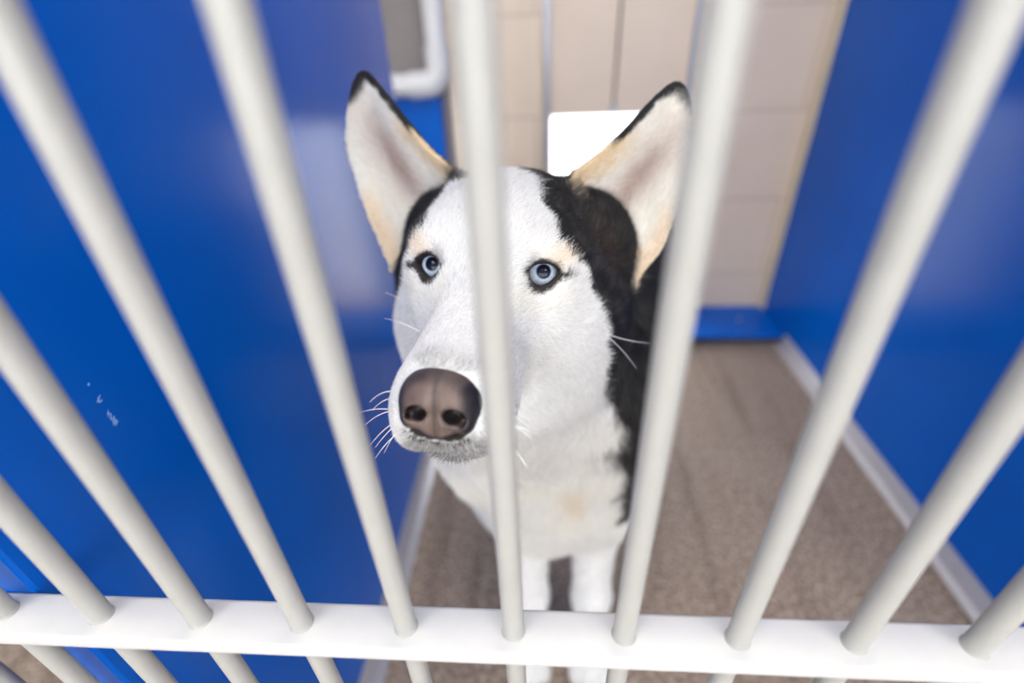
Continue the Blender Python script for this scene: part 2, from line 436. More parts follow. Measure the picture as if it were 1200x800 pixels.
EYES = {}
def unproj(u, v, zc):
    r = (u - 600) / FPX * RI - (v - 400) / FPX * UP + FW
    return EYE + r * zc
def nrm(v): v = np.asarray(v, float); return v / np.linalg.norm(v)
for s, p, gz in ((1, toW((.0335, 0, 0.001)), 0), (-1, toW((-.0335, 0, 0.0)), 0)):
    tocam = nrm(EYE - p)
    if s == 1: g = nrm(tocam + 0.10 * HM[0] + .04 * HM[2])
    else: g = nrm(tocam - 0.42 * HM[0] + .05 * HM[2])
    a = nrm(HM[0] - g * (HM[0] @ g)); b = np.cross(a, g); b = b if b[2] > 0 else -b
    EYES[s] = dict(p=p, g=g, a=a, b=b, c=p - g * 0.0112)
R_EYE = 0.0118
def eye_ab(P, E):
    x, y, z = P[0] - E['c'][0], P[1] - E['c'][1], P[2] - E['c'][2]
    return [x * E[k][0] + y * E[k][1] + z * E[k][2] for k in 'abg']
def almond(a, b, s):
    """signed distance-ish of the lid opening; outer corner is on side s"""
    a = a * s
    hw = 0.0098
    up = 0.0052 * (1 - np.clip(np.abs(a + .0005) / hw, 0, 1.6) ** 2.2) ; lo = -0.0072 * (1 - np.clip(np.abs(a + .0012) / hw, 0, 1.6) ** 2.0)
    tilt = 0.10 * a
    bb = b - tilt
    return np.maximum(bb - up, lo - bb) * 0.8

t_ = time.time()
def axis(lo, hi, flo, fhi, fine, coarse, flo2=None, fhi2=None, mid=None):
    a = [flo - 1e-9]
    x = flo; st_ = fine; left = []
    while x > lo:
        st_ = min(coarse, st_ * 1.12); x -= st_; left.append(x)
    r = list(np.arange(flo, fhi, fine)); x = r[-1]; st_ = fine; right = []
    while x < hi:
        st_ = min(coarse, st_ * 1.12); x += st_; right.append(x)
    return np.array(left[::-1] + r + right)
FINE = 0.0014
xs = axis(-.20, .24, -.165, .112, FINE, .005)
ys = axis(.10, 1.24, .145, .40, FINE, .008)
zs = axis(-.02, .85, .555, .815, FINE, .006)
F = Field(xs, ys, zs)

# ---- body (world space, metres; floor at 0)
def E_(c, r, k=.05): F.op(lambda P: ell(P, c, r), c, np.array(r) + k + .05, k)
def C_(a, b, ra, rb, k=.04, sx=1.0):
    a = np.array(a); b = np.array(b); m = (a + b) / 2
    F.op(lambda P: cone(P, a, b, ra, rb, sx), m, np.abs(b - a) / 2 + max(ra, rb) * max(1, sx) + k + .045, k)
BX = 0.02
def bxf(y): return .02 + .24 * np.maximum(y - .42, 0)
E_((bxf(.56), .56, .45), (.108, .20, .145), .03)
E_((bxf(.70), .70, .445), (.102, .22, .115), .06)
E_((bxf(.95), .95, .425), (.094, .11, .105), .06)
E_((.055, .52, .545), (.070, .11, .055), .06); E_((.072, .43, .525), (.045, .07, .085), .05)                       # withers
E_((.004, .435, .40), (.085, .095, .13), .05)                       # fore chest
E_((.003, .395, .355), (.080, .065, .100), .04)
C_((.010, .465, .50), (-.020, .355, .625), .092, .070, .06)         # neck
C_((.000, .40, .44), (-.028, .315, .575), .082, .062, .05)          # throat ruff
E_((.055, .37, .49), (.045, .06, .075), .05); E_((.078, .425, .37), (.036, .06, .12), .04); E_((-.062, .365, .47), (.042, .055, .075), .05)
for s, lx, top in ((1, .066, .070), (-1, -.021, -.050)):
    E_((top, .455, .38), (.042, .075, .095), .04)
    C_((top, .47, .33), (lx, .425, .265), .042, .034, .03)
    C_((lx, .425, .275), (lx, .392, .125), .033, .0235, .03)
    C_((lx, .392, .125), (lx, .380, .045), .0235, .0225, .02)
    E_((lx, .368, .024), (.029, .043, .025), .02)
    for j, tx in enumerate((-.021, -.0075, .0075, .021)):
        E_((lx + tx, .338 + (.006 if j in (0, 3) else 0), .017), (.0095, .018, .0165), .006)
    # hind leg
    hx = bxf(.94) + s * .068
    E_((hx, .94, .38), (.055, .09, .105), .05)
    C_((hx, .915, .37), (hx + s * .006, .855, .275), .068, .046, .04)
    C_((hx + s * .006, .86, .285), (hx, .985, .155), .044, .022, .03)
    C_((hx, .985, .155), (hx, .960, .045), .022, .020, .015)
    E_((hx, .938, .024), (.028, .045, .024), .02)
    for j, tx in enumerate((-.020, -.007, .007, .020)):
        E_((hx + tx, .905 + (.006 if j in (0, 3) else 0), .017), (.009, .017, .016), .006)
tail = [(.035, 1.02, .45, .028), (.036, 1.09, .42, .036), (.037, 1.14, .38, .044), (.038, 1.15, .30, .040), (.038, 1.16, .22, .018)]
tail = [(x + bxf(1.05) - .035, y, z, r) for x, y, z, r in tail]
for a, b in zip(tail, tail[1:]): C_(a[:3], b[:3], a[3], b[3], .02)

# ---- head (local space)
def HE(c, r, k=.02, M=None):
    cw = toW(c); F.op(lambda P: ell(toL(P), c, r, M), cw, max(r) + k + .03, k)
def HCn(a, b, ra, rb, k=.02, sx=1.0):
    a = np.array(a); b = np.array(b); m = toW((a + b) / 2)
    F.op(lambda P: cone(toL(P), a, b, ra, rb, sx), m, np.linalg.norm(b - a) / 2 + max(ra, rb) * max(1, sx) + k + .03, k)
HE((.003, -.066, .006), (.061, .066, .052), .02)
HE((0, -.022, .006), (.043, .034, .034), .025)
HE((.034, -.020, .006), (.017, .020, .015), .02); HE((-.034, -.020, .006), (.017, .020, .015), .02)     # brow ridges
for s in (1, -1):
    HE((.040 if s > 0 else -.0295, -.050, -.034), (.034, .050, .044), .03)           # cheek
    HE((.052 if s > 0 else -.040, -.082, -.048), (.030, .042, .050), .04)           # cheek ruff
    HE((s * .0140, .062, -.060), (.0140, .031, .0170), .014)        # upper lip
HCn((0, -.005, -.034), (0, .066, -.049), .029, .0185, .03)          # muzzle
HCn((0, .004, -.010), (0, .074, -.037), .0165, .0115, .025)          # bridge
HCn((0, -.030, -.066), (0, .064, -.0765), .024, .0105, .012)         # lower jaw
for s in (1, -1):
    e = EAR[s]; m = toW(e['b'] + e['u'] * .04 - e['v'] * .012)
    F.op(ear_sdf(e), m, .115, .012)
    HE(tuple(e['b'] - .012 * e['u'] - .016 * e['v'] - .022 * e['n']), (.030, .026, .030) if s > 0 else (.020, .022, .024), .02)       # ear root
for s in (1, -1):
    E0 = EYES[s]
    F.op(lambda P: ell(P, E0['c'], (.0142,) * 3), E0['c'], .03, .008)
    F.op(lambda P: np.maximum(almond(*eye_ab(P, E0)[:2], s), -eye_ab(P, E0)[2]), E0['c'] + E0['g'] * .008, .022, .0022, sub=True)
    F.op(lambda P: ell(P, E0['c'], (R_EYE - .0004,) * 3), E0['c'], .02, .0, sub=True)
# mouth line between upper lip and jaw
def mouth(P):
    L = toL(P); s_ = np.abs(L[0]); y = L[1]
    z = -.0775 + .10 * np.clip(.04 - y, 0, 1) * .2 + .0 * s_ + np.where(y > .07, (y - .07) * .15, 0)
    return np.maximum(np.abs(L[2] - z) - .0011, np.maximum(.006 - y, np.abs(L[0]) - .05))
F.op(mouth, toW((0, .055, -.077)), .06, .003, sub=True)
F.op(lambda P: ell(toL(P), (0, .102, -.0455), (.0165, .020, .0145)), toW((0, .1, -.0455)), .03, .004, sub=True)
print('field', F.d.shape, round(time.time() - t_, 1))
BV, BQ = F.surface()
dog_me, BV = mesh_from('husky_dog', BV, BQ, 2)
print('surface', len(BV), round(time.time() - t_, 1))
del F

# ------------------------------------------------------------------ coat
def wob(P, freq, seed, n=7):
    r = np.random.default_rng(seed); out = np.zeros(len(P))
    for _ in range(n):
        k = r.normal(size=3) * freq; out += np.sin(P @ k + r.uniform(0, 6.28))
    return out / math.sqrt(n)
def sstep(a, b, x):
    t = np.clip((x - a) / (b - a), 0, 1); return t * t * (3 - 2 * t)
def lerp(a, b, t): return a + (b - a) * np.asarray(t)[:, None]
WHITE = np.array([.80, .795, .785]); CREAM = np.array([.88, .83, .72]); BLACK = np.array([.010, .0095, .010]); TAN = np.array([.66, .43, .20])
GREY = np.array([.24, .23, .23]); PINK = np.array([.36, .245, .205]); SKIN = np.array([.035, .028, .028])
ZT = np.array([-300, -174, -156, -130, -116, -107, -99, -82, -70, -50, -35, -22, -12.6, -7, -2, 3.6, 9, 15, 22, 28, 38, 45, 50, 62]) / 1000
RT = np.array([140, 105, 100, 100, 98, 95, 88, 71, 65.5, 59, 57, 51, 45.3, 43, 43, 40, 35.6, 32, 28, 28.5, 27.5, 28.7, 28, 24])
ZL = np.array([-300, -130, -100, -80, -50, -28, -20, -16, 0, 10, 21.6, 30, 41, 49, 62]) / 1000
LT = np.array([150, 118, 98, 86, 77, 62, 44, 39.6, 39.5, 34.5, 31, 35, 44, 43, 34])
def muzzle_w(L): return sstep(.030, .075, L[:, 1]) * sstep(.075, .045, np.linalg.norm(L - np.array([0, .08, -.045]), axis=1))
def ear_info(L):
    """for every local point: nearest ear side, u, v, w - sheet depth, outline distance"""
    side = np.where(L[:, 0] > 0, 1, -1); U = np.zeros(len(L)); Vv = U.copy(); Wd = U.copy(); S = np.full(len(L), 1.0); LL = np.ones(len(L))
    for s in (1, -1):
        m = side == s; e = EAR[s]
        u, v, w = ear_uvw([L[m, 0], L[m, 1], L[m, 2]], e); sd = sdpoly(u, v, e['p'])
        U[m] = u; Vv[m] = v; S[m] = sd; Wd[m] = w - ear_depth(sd, u, e); LL[m] = e['L']
    return side, U, Vv, Wd, S, LL
def sdv(L):
    out = np.zeros(len(L))
    for s in (1, -1):
        m = (L[:, 0] > 0) == (s > 0); e = EAR[s]; out[m] = (L[m] - e['b']) @ e['v']
    return out
def is_ear(U, Wd, S, LL, L):
    U = U + .036 * sstep(-.018, -.034, sdv(L))
    return sstep(.006, .0015, S) * sstep(.013, .006, np.abs(Wd)) * sstep(-.014, .004, U - .010)
def coat(P, skin=False):
    n = len(P); L = toLp(P); x, y, z = L.T
    phi = np.degrees(np.arctan2(x, y + .07)); R_ = np.hypot(x, y + .07)
    br = np.where(x > 0, np.interp(z, ZT, RT), np.interp(z, ZL, LT))
    head_s = np.radians(np.abs(phi) - br) * np.maximum(R_, .02)
    X, Y, Z = P.T
    lx_ = X - bxf(Y); lat = np.abs(lx_)
    thr = np.where(lx_ > 0, .047 + .35 * np.clip(Y - .31, 0, .06), .112) - .85 * np.clip(Y - .40, 0, 1)
    body_s = np.minimum(lat - thr, Z - .338 + .05 * sstep(.40, .50, Y) - .07 * sstep(.52, .62, Y))
    wb = np.maximum(sstep(.345, .42, Y) * sstep(.60, .52, Z), sstep(.49, .43, Z))
    s = head_s * (1 - wb) + body_s * wb
    s = s + .0016 * wob(P, 420, 1) + .0012 * wob(P, 900, 2)
    c = np.tile(WHITE, (n, 1))
    # cream on the lower chest and throat
    cr = sstep(-.09, -.14, z) * sstep(.62, .50, Z + 0 * z) * sstep(.20, .28, Z) * (0.55 + .25 * wob(P, 45, 3))
    c = lerp(c, CREAM, np.clip(cr, 0, 1) * .60)
    tuft = np.exp(-((X - .030) / .012) ** 2 - ((Z - .425) / .028) ** 2) * (Y < .42)
    c = lerp(c, np.array([.70, .50, .26]), np.clip(tuft, 0, 1) * .45)
    # tan: brow spots and round the eyes
    for sx in (1, -1):
        d = np.sqrt(((x - sx * .0415) / .0105) ** 2 + ((z - .0100) / .0060) ** 2 + ((y + .0) / .02) ** 2)
        c = lerp(c, TAN * 1.05, np.clip(sstep(1.6, .2, d) * .42, 0, 1))
        d = np.sqrt(((x - sx * .030) / .018) ** 2 + ((z + .012) / .010) ** 2)
        c = lerp(c, CREAM, sstep(1.4, .5, d) * .34 * (y > -.03))
    # grey speckle on the muzzle round the nose pad
    dn = np.sqrt((x / .021) ** 2 + ((z + .0440) / .0195) ** 2)
    top = sstep(1.22, .95, dn) * (y > .06) * (z > -.03) * (np.abs(x) < .02)
    low = sstep(-.051, -.060, z) * sstep(.024, .014, np.abs(x - .004)) * (y > .070)
    sp = np.clip(.5 * top + 1.0 * low, 0, 1)
    c = lerp(c, GREY * .7, np.clip(sp * (.75 + .45 * wob(P, 1500, 4)), 0, 1))
    # thin grey tint between the brow and the bridge
    dg = np.sqrt(((np.abs(x) - .026) / .006) ** 2 + ((z - .004) / .010) ** 2)
    c = lerp(c, GREY, sstep(1.2, .4, dg) * .30 * (y > -.02))
    bl = sstep(-.0008, .0014, s)
    br_ = BLACK[None] * (1 + 1.2 * np.clip(wob(P, 300, 5), 0, 2))[:, None]
    c = lerp(c, br_, bl)
    inn = ((x / .0185) ** 2 + ((z + .046) / .016) ** 2 < 1) & (y > .07)
    c[inn] = SKIN * .5
    # brownish undercoat in front of the viewer-right ear
    dk = np.exp(-((phi - 66) / 9) ** 2 - ((z - .012) / .02) ** 2) * (x > 0)
    c = lerp(c, np.array([.07, .042, .026]), np.clip(dk * .3, 0, 1) * bl)
    # dark lids
    for sx in (1, -1):
        E = EYES[sx]; q = P - E['c']; a = q @ E['a']; b = q @ E['b']; g = q @ E['g']
        d = almond(a, b, sx); aa = a * sx
        wdt = .0015 + .0004 * wob(P, 1300, 31) + .0022 * sstep(.001, -.006, b) + .0006 * sstep(0, -.006, aa)
        m = sstep(wdt + .0012, wdt - .0004, d) * (g > 0) * (np.hypot(a, b) < .03)
        st = sstep(1.25, .7, np.sqrt(((aa - .0100) / .0056) ** 2 + ((b + .0016 + .25 * (aa - .010)) / .0028) ** 2)) * (g > -.004)
        tr = sstep(1.25, .6, np.sqrt(((aa + .0085) / .0036) ** 2 + ((b + .0078) / .0034) ** 2)) * (g > 0) * .8
        halo = sstep(.009, .002, d) * (g > 0) * sstep(-.001, -.007, aa) * .45 * (np.hypot(a, b) < .03)
        c = lerp(c, SKIN * .7, np.clip(np.maximum(np.maximum(m, st), np.maximum(tr, halo)), 0, 1))
    # ears
    side, U, Vv, Wd, S, LL = ear_info(L); ew = is_ear(U, Wd, S, LL, L)
    un = U / LL; front = sstep(-.0006, .0012, Wd)
    ie = np.zeros(n); oe = np.zeros(n)          # distance to the inner and to the outer edge, measured across the ear
    for sx in (1, -1):
        m = side == sx; p = EAR[sx]['p']; pi_ = p[np.argsort(p[:, 0])]
        a1 = pi_[pi_[:, 1] > -.001]; a0 = pi_[pi_[:, 1] <= .001]
        ie[m] = np.interp(U[m], a1[:, 0], a1[:, 1]) - Vv[m]; oe[m] = Vv[m] - np.interp(U[m], a0[:, 0], a0[:, 1])
    ci = np.tile(np.array([.84, .80, .74]), (n, 1))
    if skin: ci = np.tile(np.array([.62, .50, .45]), (n, 1))
    ctr = np.exp(-((un - .40) / .32) ** 2 - ((Vv + .019) / .0125) ** 2)
    ci = lerp(ci, PINK if not skin else PINK * .8, np.clip(ctr * 1.1, 0, 1) * (.9 if skin else .80))
    tb = sstep(.020, .006, ie + .003 * wob(P, 250, 8)) * sstep(.62, .40, un) * sstep(-.12, .06, un)
    ci = lerp(ci, TAN * np.array([1.2, 1.35, 1.6]), tb * .75)
    tb2 = sstep(.012, .003, oe) * sstep(.45, .25, un)
    ci = lerp(ci, TAN * np.array([1.1, 1.15, 1.2]), tb2 * .45)
    rimw = .0042 + .004 * sstep(.75, 1.0, un) + .0008 * wob(P, 500, 6)
    rim = sstep(rimw + .001, rimw - .001, ie) * sstep(.36, .46, un)
    tip = sstep(.87, .93, un + .012 * wob(P, 300, 9) * .5)
    oedge = sstep(.0028, .0012, oe) * sstep(.55, .68, un)
    blk = np.maximum(np.maximum(rim, tip), oedge)
    ci = lerp(ci, BLACK, blk)
    back = lerp(np.tile(BLACK, (n, 1)), CREAM * .9, sstep(.006, .002, oe) * sstep(.62, .5, un) * .85)
    ce = lerp(back, ci, front)
    c = lerp(c, ce, ew)
    return np.clip(c, .004, .88)
def coat_cols(me, P):
    at = me.color_attributes.new('coat', 'FLOAT_COLOR', 'POINT')
    c = coat(P, True); c = np.where(c.mean(1, keepdims=True) > .3, c * .80, c); at.data.foreach_set('color', np.c_[c, np.ones(len(c))].astype(f32).ravel())
coat_cols(dog_me, BV)
print('coat', round(time.time() - t_, 1))

MD = NT('dog_skin'); a_ = MD.n('ShaderNodeAttribute', attribute_name='coat'); MD.l(a_.outputs['Color'], MD.b.inputs['Base Color']); MD.set(Roughness=.75)
MD.set(**{'Specular IOR Level': .25})
dog = link('husky_dog', dog_me, MD.m)
tag(dog, 'black and white husky with pale blue eyes standing behind the white bars', 'dog')

# nose pad: its own finely modelled piece
NF = Field(np.arange(-.024, .024, .0005), np.arange(.064, .108, .0005), np.arange(-.070, -.018, .0005), .02)
def N_(c, r, k=.006, sub=False, M=None): NF.op(lambda P: ell(P, c, r, M), c, max(r) + k + .012, k, sub)
N_((-.0006, .0835, -.0440), (.0192, .0172, .0145))
N_((0, .0855, -.0530), (.0110, .0130, .0090), .008)
N_((0, .0790, -.0375), (.0115, .0150, .0070), .008)
for s in (1, -1):
    N_((s * .0115, .0870, -.0475), (.0070, .0112, .0092), .005)
    N_((s * .0130, .0930, -.0520), (.0036, .0052, .0042), .003)
for s in (1, -1):
    q = math.radians(18 * s); Mr = [[math.cos(q), 0, -math.sin(q)], [0, 1, 0], [math.sin(q), 0, math.cos(q)]]
    N_((s * .0084, .1000, -.0473), (.0052, .0085, .0036), .0025, True, Mr)
    NF.op(lambda P: cone(P, (s * .0100, .0985, -.0487), (s * .0180, .0900, -.0525), .0015, .0009), (s * .014, .094, -.0505), .014, .0015, True)
NF.op(lambda P: cone(P, (0, .1010, -.036), (0, .0990, -.0635), .0012, .0014), (0, .10, -.046), .022, .0035, True)
NV, NQ = NF.surface(); nme, NV = mesh_from('nose', NV, NQ, 2)
nd = np.sqrt((NV[:, 0] / .0178) ** 2 + ((NV[:, 2] + .0450) / .0165) ** 2)
nm = sstep(.62, .98, nd + .07 * wob(NV, 260, 21))
side_d = sstep(.0105, .0150, NV[:, 0] + .002 * wob(NV, 200, 5)); nm = np.maximum(nm * (.62 + .38 * sstep(-.036, -.046, NV[:, 2])), side_d)
nc = lerp(np.tile(np.array([.145, .102, .089]), (len(NV), 1)) * (1 + .16 * wob(NV, 330, 22))[:, None], np.array([.016, .013, .016]), nm)
nost = np.zeros(len(NV))
for s in (1, -1): nost = np.maximum(nost, sstep(1.35, .95, np.sqrt(((NV[:, 0] - s * .0084) / .0045) ** 2 + ((NV[:, 2] + .0475) / .0034) ** 2)) * (NV[:, 1] < .0985))
nc = lerp(nc, np.array([.05, .036, .033]), np.exp(-(NV[:, 0] / .0011) ** 2) * .75)
nc = lerp(nc, np.array([.012, .009, .010]), nost)
NVw = HC + NV @ HM
nme.vertices.foreach_set('co', NVw.astype(f32).ravel()); nme.update()
at = nme.color_attributes.new('coat', 'FLOAT_COLOR', 'POINT'); at.data.foreach_set('color', np.c_[np.clip(nc, .004, 1), np.ones(len(nc))].astype(f32).ravel())
MN = NT('nose_leather'); a_ = MN.n('ShaderNodeAttribute', attribute_name='coat'); v_ = MN.coord(); MN.l(a_.outputs['Color'], MN.b.inputs['Base Color'])
vo = MN.n('ShaderNodeTexVoronoi', i_Scale=900.0); MN.l(v_, vo.inputs['Vector']); MN.bump(vo.outputs['Distance'], .45, .0004)
MN.set(Roughness=.42, **{'Specular IOR Level': .4})
nose = link('nose', nme, MN.m, dog); nose['label'] = 'brown leathery nose with two dark nostrils'
def in_nose(L):
    i = [np.clip(np.searchsorted(a, L[:, k]), 0, len(a) - 1) for k, a in enumerate(NF.ax)]
    out = np.ones(len(L), bool)
    for k, a in enumerate(NF.ax): out &= (L[:, k] > a[0]) & (L[:, k] < a[-1])
    return (out & (NF.d[i[0], i[1], i[2]] < .0004)) | (((L[:, 0] / .0178) ** 2 + ((L[:, 2] + .046) / .0155) ** 2 < 1) & (L[:, 1] > .078))

# eyes
def eye_mat():
    g = NT('eye'); a = g.n('ShaderNodeAttribute', attribute_name='iris'); g.l(a.outputs['Color'], g.b.inputs['Base Color'])
    g.set(Roughness=.12, **{'Coat Weight': .5, 'Coat Roughness': .01, 'Coat IOR': 1.33, 'Specular IOR Level': .15}); return g.m
M_EYE = eye_mat()
for s in (1, -1):
    E = EYES[s]; nr, ns = 72, 96; V = []; Q = []
    th = np.concatenate([np.linspace(0, .95, 56), np.linspace(.99, math.pi, nr - 56)])
    V.append([0, 0, 1.0]); cols = []
    for t in th[1:-1]:
        for k in range(ns):
            p = 2 * math.pi * k / ns; V.append([math.sin(t) * math.cos(p), math.sin(t) * math.sin(p), math.cos(t)])
    V.append([0, 0, -1.0]); V = np.array(V); fs = []
    for k in range(ns): fs.append((0, 1 + k, 1 + (k + 1) % ns))
    for i in range(len(th) - 3):
        for k in range(ns):
            a = 1 + i * ns; b = a + ns; fs.append((a + k, b + k, b + (k + 1) % ns, a + (k + 1) % ns))
    last = len(V) - 1; a = 1 + (len(th) - 3) * ns
    for k in range(ns): fs.append((a + k, last, a + (k + 1) % ns))
    T = np.arccos(np.clip(V[:, 2], -1, 1)); ph = np.arctan2(V[:, 1], V[:, 0]); rr = np.sin(T) * R_EYE * (T < 1.57) + R_EYE * (T >= 1.57)
    rp = np.hypot(V[:, 0] * R_EYE, V[:, 1] * R_EYE - .0007) + (T > 1.5)
    cornea = 1 + .055 * np.clip(1 - (rr / .0078) ** 2, 0, 1) * (T < 1.5)
    jit = .5 + .5 * np.sin(ph * 37 + 3 * np.sin(ph * 11)) * np.sin(ph * 23 + 1)
    ir = lerp(np.tile(np.array([.46, .57, .74]), (len(V), 1)), np.array([.68, .75, .84]), np.clip(jit, 0, 1))
    ir = lerp(ir, np.array([.20, .30, .60]), sstep(.0050, .0037, rp) * .7)
    c = lerp(np.tile(np.array([.30, .27, .27]), (len(V), 1)), ir, sstep(.0082, .0078, rr))
    c = lerp(c, np.array([.05, .06, .10]), np.exp(-((rr - .0079) / .0004) ** 2) * .7)
    c = lerp(c, np.array([.006, .008, .022]), sstep(.0046, .0036, rp))
    caru = sstep(.0080, .0092, V[:, 0] * -s * R_EYE + 0 * rr) * (V[:, 2] > 0)
    c = lerp(c, np.array([.42, .22, .20]), caru)
    Pw = E['c'] + (V * cornea[:, None] * R_EYE) @ np.array([E['a'], E['b'], E['g']])
    me = bpy.data.meshes.new('eye'); me.from_pydata(Pw.tolist(), [], fs); me.update()
    at = me.color_attributes.new('iris', 'FLOAT_COLOR', 'POINT'); at.data.foreach_set('color', np.c_[c, np.ones(len(c))].astype(f32).ravel())
    o = link('eye', me, M_EYE, dog, True); o['label'] = 'pale blue eye with a dark pupil'

# ------------------------------------------------------------------ fur
bm_n = np.zeros(len(BV) * 3, f32); dog_me.vertex_normals.foreach_get('vector', bm_n); BN = bm_n.reshape(-1, 3).astype(float)
T3 = np.concatenate([BQ[:, [0, 1, 2]], BQ[:, [0, 2, 3]]])
A_, B_, C3 = BV[T3[:, 0]], BV[T3[:, 1]], BV[T3[:, 2]]
area = np.linalg.norm(np.cross(B_ - A_, C3 - A_), axis=1) / 2; cen = (A_ + B_ + C3) / 3; tn = nrm_ = BN[T3[:, 0]]
def region(P):
    L = toLp(P); r = np.linalg.norm(L - np.array([0, -.03, 0]), axis=1)
    hd = sstep(.150, .115, np.linalg.norm((L - np.array([0, -.01, 0])) * np.array([1, .85, 1.0]), axis=1))
    fr = sstep(.56, .48, P[:, 1]) * sstep(.20, .28, P[:, 2])
    return L, hd, fr
L_, hd_, fr_ = region(cen)
side, U, Vv, Wd, S, LL = ear_info(L_); ew_ = is_ear(U, Wd, S, LL, L_)
den = .16e6 + 1.5e6 * fr_ + 3.4e6 * np.maximum(hd_, ew_)
face = sstep(-.35, .1, np.einsum('ij,ij->i', tn, (EYE - cen) / np.linalg.norm(EYE - cen, axis=1)[:, None]))
den *= .18 + .82 * face
wgt = area * den * FUR
NS = int(wgt.sum()); idx = rng.choice(len(T3), NS, p=wgt / wgt.sum())
r1 = np.sqrt(rng.random(NS)); r2 = rng.random(NS)
w0, w1, w2 = 1 - r1, r1 * (1 - r2), r1 * r2
P = A_[idx] * w0[:, None] + B_[idx] * w1[:, None] + C3[idx] * w2[:, None]
N = BN[T3[idx, 0]] * w0[:, None] + BN[T3[idx, 1]] * w1[:, None] + BN[T3[idx, 2]] * w2[:, None]
N /= np.linalg.norm(N, axis=1)[:, None]
L, hd, fr = region(P); side, U, Vv, Wd, S, LL = ear_info(L); ew = is_ear(U, Wd, S, LL, L); un = U / LL
# growth direction
noseP = np.array([0, .100, -.036])
d_head = (L - noseP); d_head /= np.linalg.norm(d_head, axis=1)[:, None]
d_head = d_head + np.array([0, -.35, 0]); d_head[:, 2] += np.where(L[:, 2] < -.03, -.55 * sstep(.06, -.02, L[:, 1]), 0)
d_head = d_head @ HM
d_body = np.tile(np.array([0, .35, -1.0]), (NS, 1)); bk = sstep(.45, .58, P[:, 1]); d_body = lerp(d_body, np.array([0, 1.0, -.45]), bk)
lw = sstep(.30, .22, P[:, 2]); d_body = lerp(d_body, np.array([0, .15, -1.0]), lw)
hb = sstep(.04, -.10, -(toLp(P)[:, 2] + .06) * 0 + L[:, 2] + .03) 
tw = np.where(L[:, 2] > -.05, 1.0, sstep(-.13, -.05, L[:, 2])) * sstep(.46, .38, P[:, 1])
G = d_body * (1 - tw)[:, None] + d_head * tw[:, None]
ed = np.zeros((NS, 3))
for s in (1, -1):
    m = side == s; e = EAR[s]
    eu, ev, en = (e[k] @ HM for k in 'uvn')
    inw = np.where((Vv[m] > -.018), -1.0, .55)
    ed[m] = eu * 1.0 + ev[None] * (inw * .50 * sstep(.95, .3, un[m]))[:, None] + en[None] * .12
G = G * (1 - ew)[:, None] + ed * ew[:, None]
G = G - N * np.einsum('ij,ij->i', G, N)[:, None]; G /= np.linalg.norm(G, axis=1)[:, None] + 1e-9
Bt = np.cross(N, G)
sw = .32 * wob(P, 60, 11) * (1 - ew) + .20 * wob(P, 190, 12) + rng.normal(0, .26, NS)
G = G * np.cos(sw)[:, None] + Bt * np.sin(sw)[:, None]
# length
mz = sstep(.015, .065, L[:, 1]) * hd
bridge = hd * sstep(-.055, -.015, L[:, 1])
ln = .028 + 0 * mz
ln = np.where(fr > 0, ln * (1 - fr) + .017 * fr, ln)
ck = .0150
lh = ck * (1 - bridge) + .0085 * bridge; lh = lh * (1 - mz) + .0040 * mz
lh = np.where(L[:, 2] > .035, np.minimum(lh, .0105), lh)
ln = ln * (1 - hd) + lh * hd
leg = sstep(.30, .24, P[:, 2]) * (P[:, 1] < .60) + sstep(.26, .18, P[:, 2]) * (P[:, 1] >= .6); ln = ln * (1 - leg) + .0075 * leg
frontE = sstep(-.0006, .0012, Wd)
le = .0036 * (1 - frontE) + frontE * (.0085 * sstep(-.0005, -.012, S) * .6 + .0040); le *= (1 - .35 * sstep(.6, 1, un))
ln = ln * (1 - ew) + le * ew
for s in (1, -1):
    E = EYES[s]; q = P - E['c']; d = almond(q @ E['a'], q @ E['b'], s); g = q @ E['g']; near = (np.linalg.norm(q, axis=1) < .034) & (g > -.002)
    ln = np.where(near, np.minimum(ln, .0016 + .55 * np.clip(d - .001, 0, 1)), ln); ln = np.where(near & (d < .0009), 0, ln)
ln *= rng.uniform(.65, 1.2, NS) * (1 + .18 * wob(P, 120, 13))
keep = (ln > .0007) & ~in_nose(L) & (P[:, 2] > .004)
# hidden gaps: sparse hair deep in the ear cup
deep = ew * frontE * np.exp(-((un - .30) / .30) ** 2 - ((Vv + .021) / .010) ** 2); keep &= rng.random(NS) > deep * .72
cc = coat(P + rng.normal(0, .0006, (NS, 3)))
lum = np.clip(rng.normal(1.03, .13, NS), .6, 1.14); dk_ = cc.mean(1) < .1
cc = cc * np.where(dk_, np.clip(rng.lognormal(.1, .75, NS), .4, 7), lum)[:, None]  # some black strands lightened to paint sheen into the coat
P, N, G, ln, cc, hd, ew, fr, tw = (a[keep] for a in (P, N, G, ln, cc, hd, ew, fr, tw)); NS = len(P)
lift = .34 - .10 * hd + .10 * ew + rng.normal(0, .12, NS)
d0 = G + N * np.clip(lift, .08, .8)[:, None]; d0 /= np.linalg.norm(d0, axis=1)[:, None]
bend = -N * (lift * .62)[:, None] + np.array([0, 0, -.12]) * (1 - ew)[:, None] * (1 - hd * .7)[:, None] + rng.normal(0, .07, (NS, 3))
K = 4; ts = np.linspace(0, 1, K)
pts = np.stack([P - N * .0004 + (d0 * t + bend * t * t) * ln[:, None] for t in ts], 1)
rad0 = np.where(np.maximum(hd, ew) > .4, .000105, np.where(fr > .4, .00014, .00030))
rad = rad0[:, None] * np.array([1.0, .95, .7, .22])[None]
hc = bpy.data.hair_curves.new('fur'); hc.add_curves([K] * NS)
hc.attributes['position'].data.foreach_set('vector', pts.astype(f32).ravel())
ra = hc.attributes.get('radius') or hc.attributes.new('radius', 'FLOAT', 'POINT'); ra.data.foreach_set('value', rad.astype(f32).ravel())
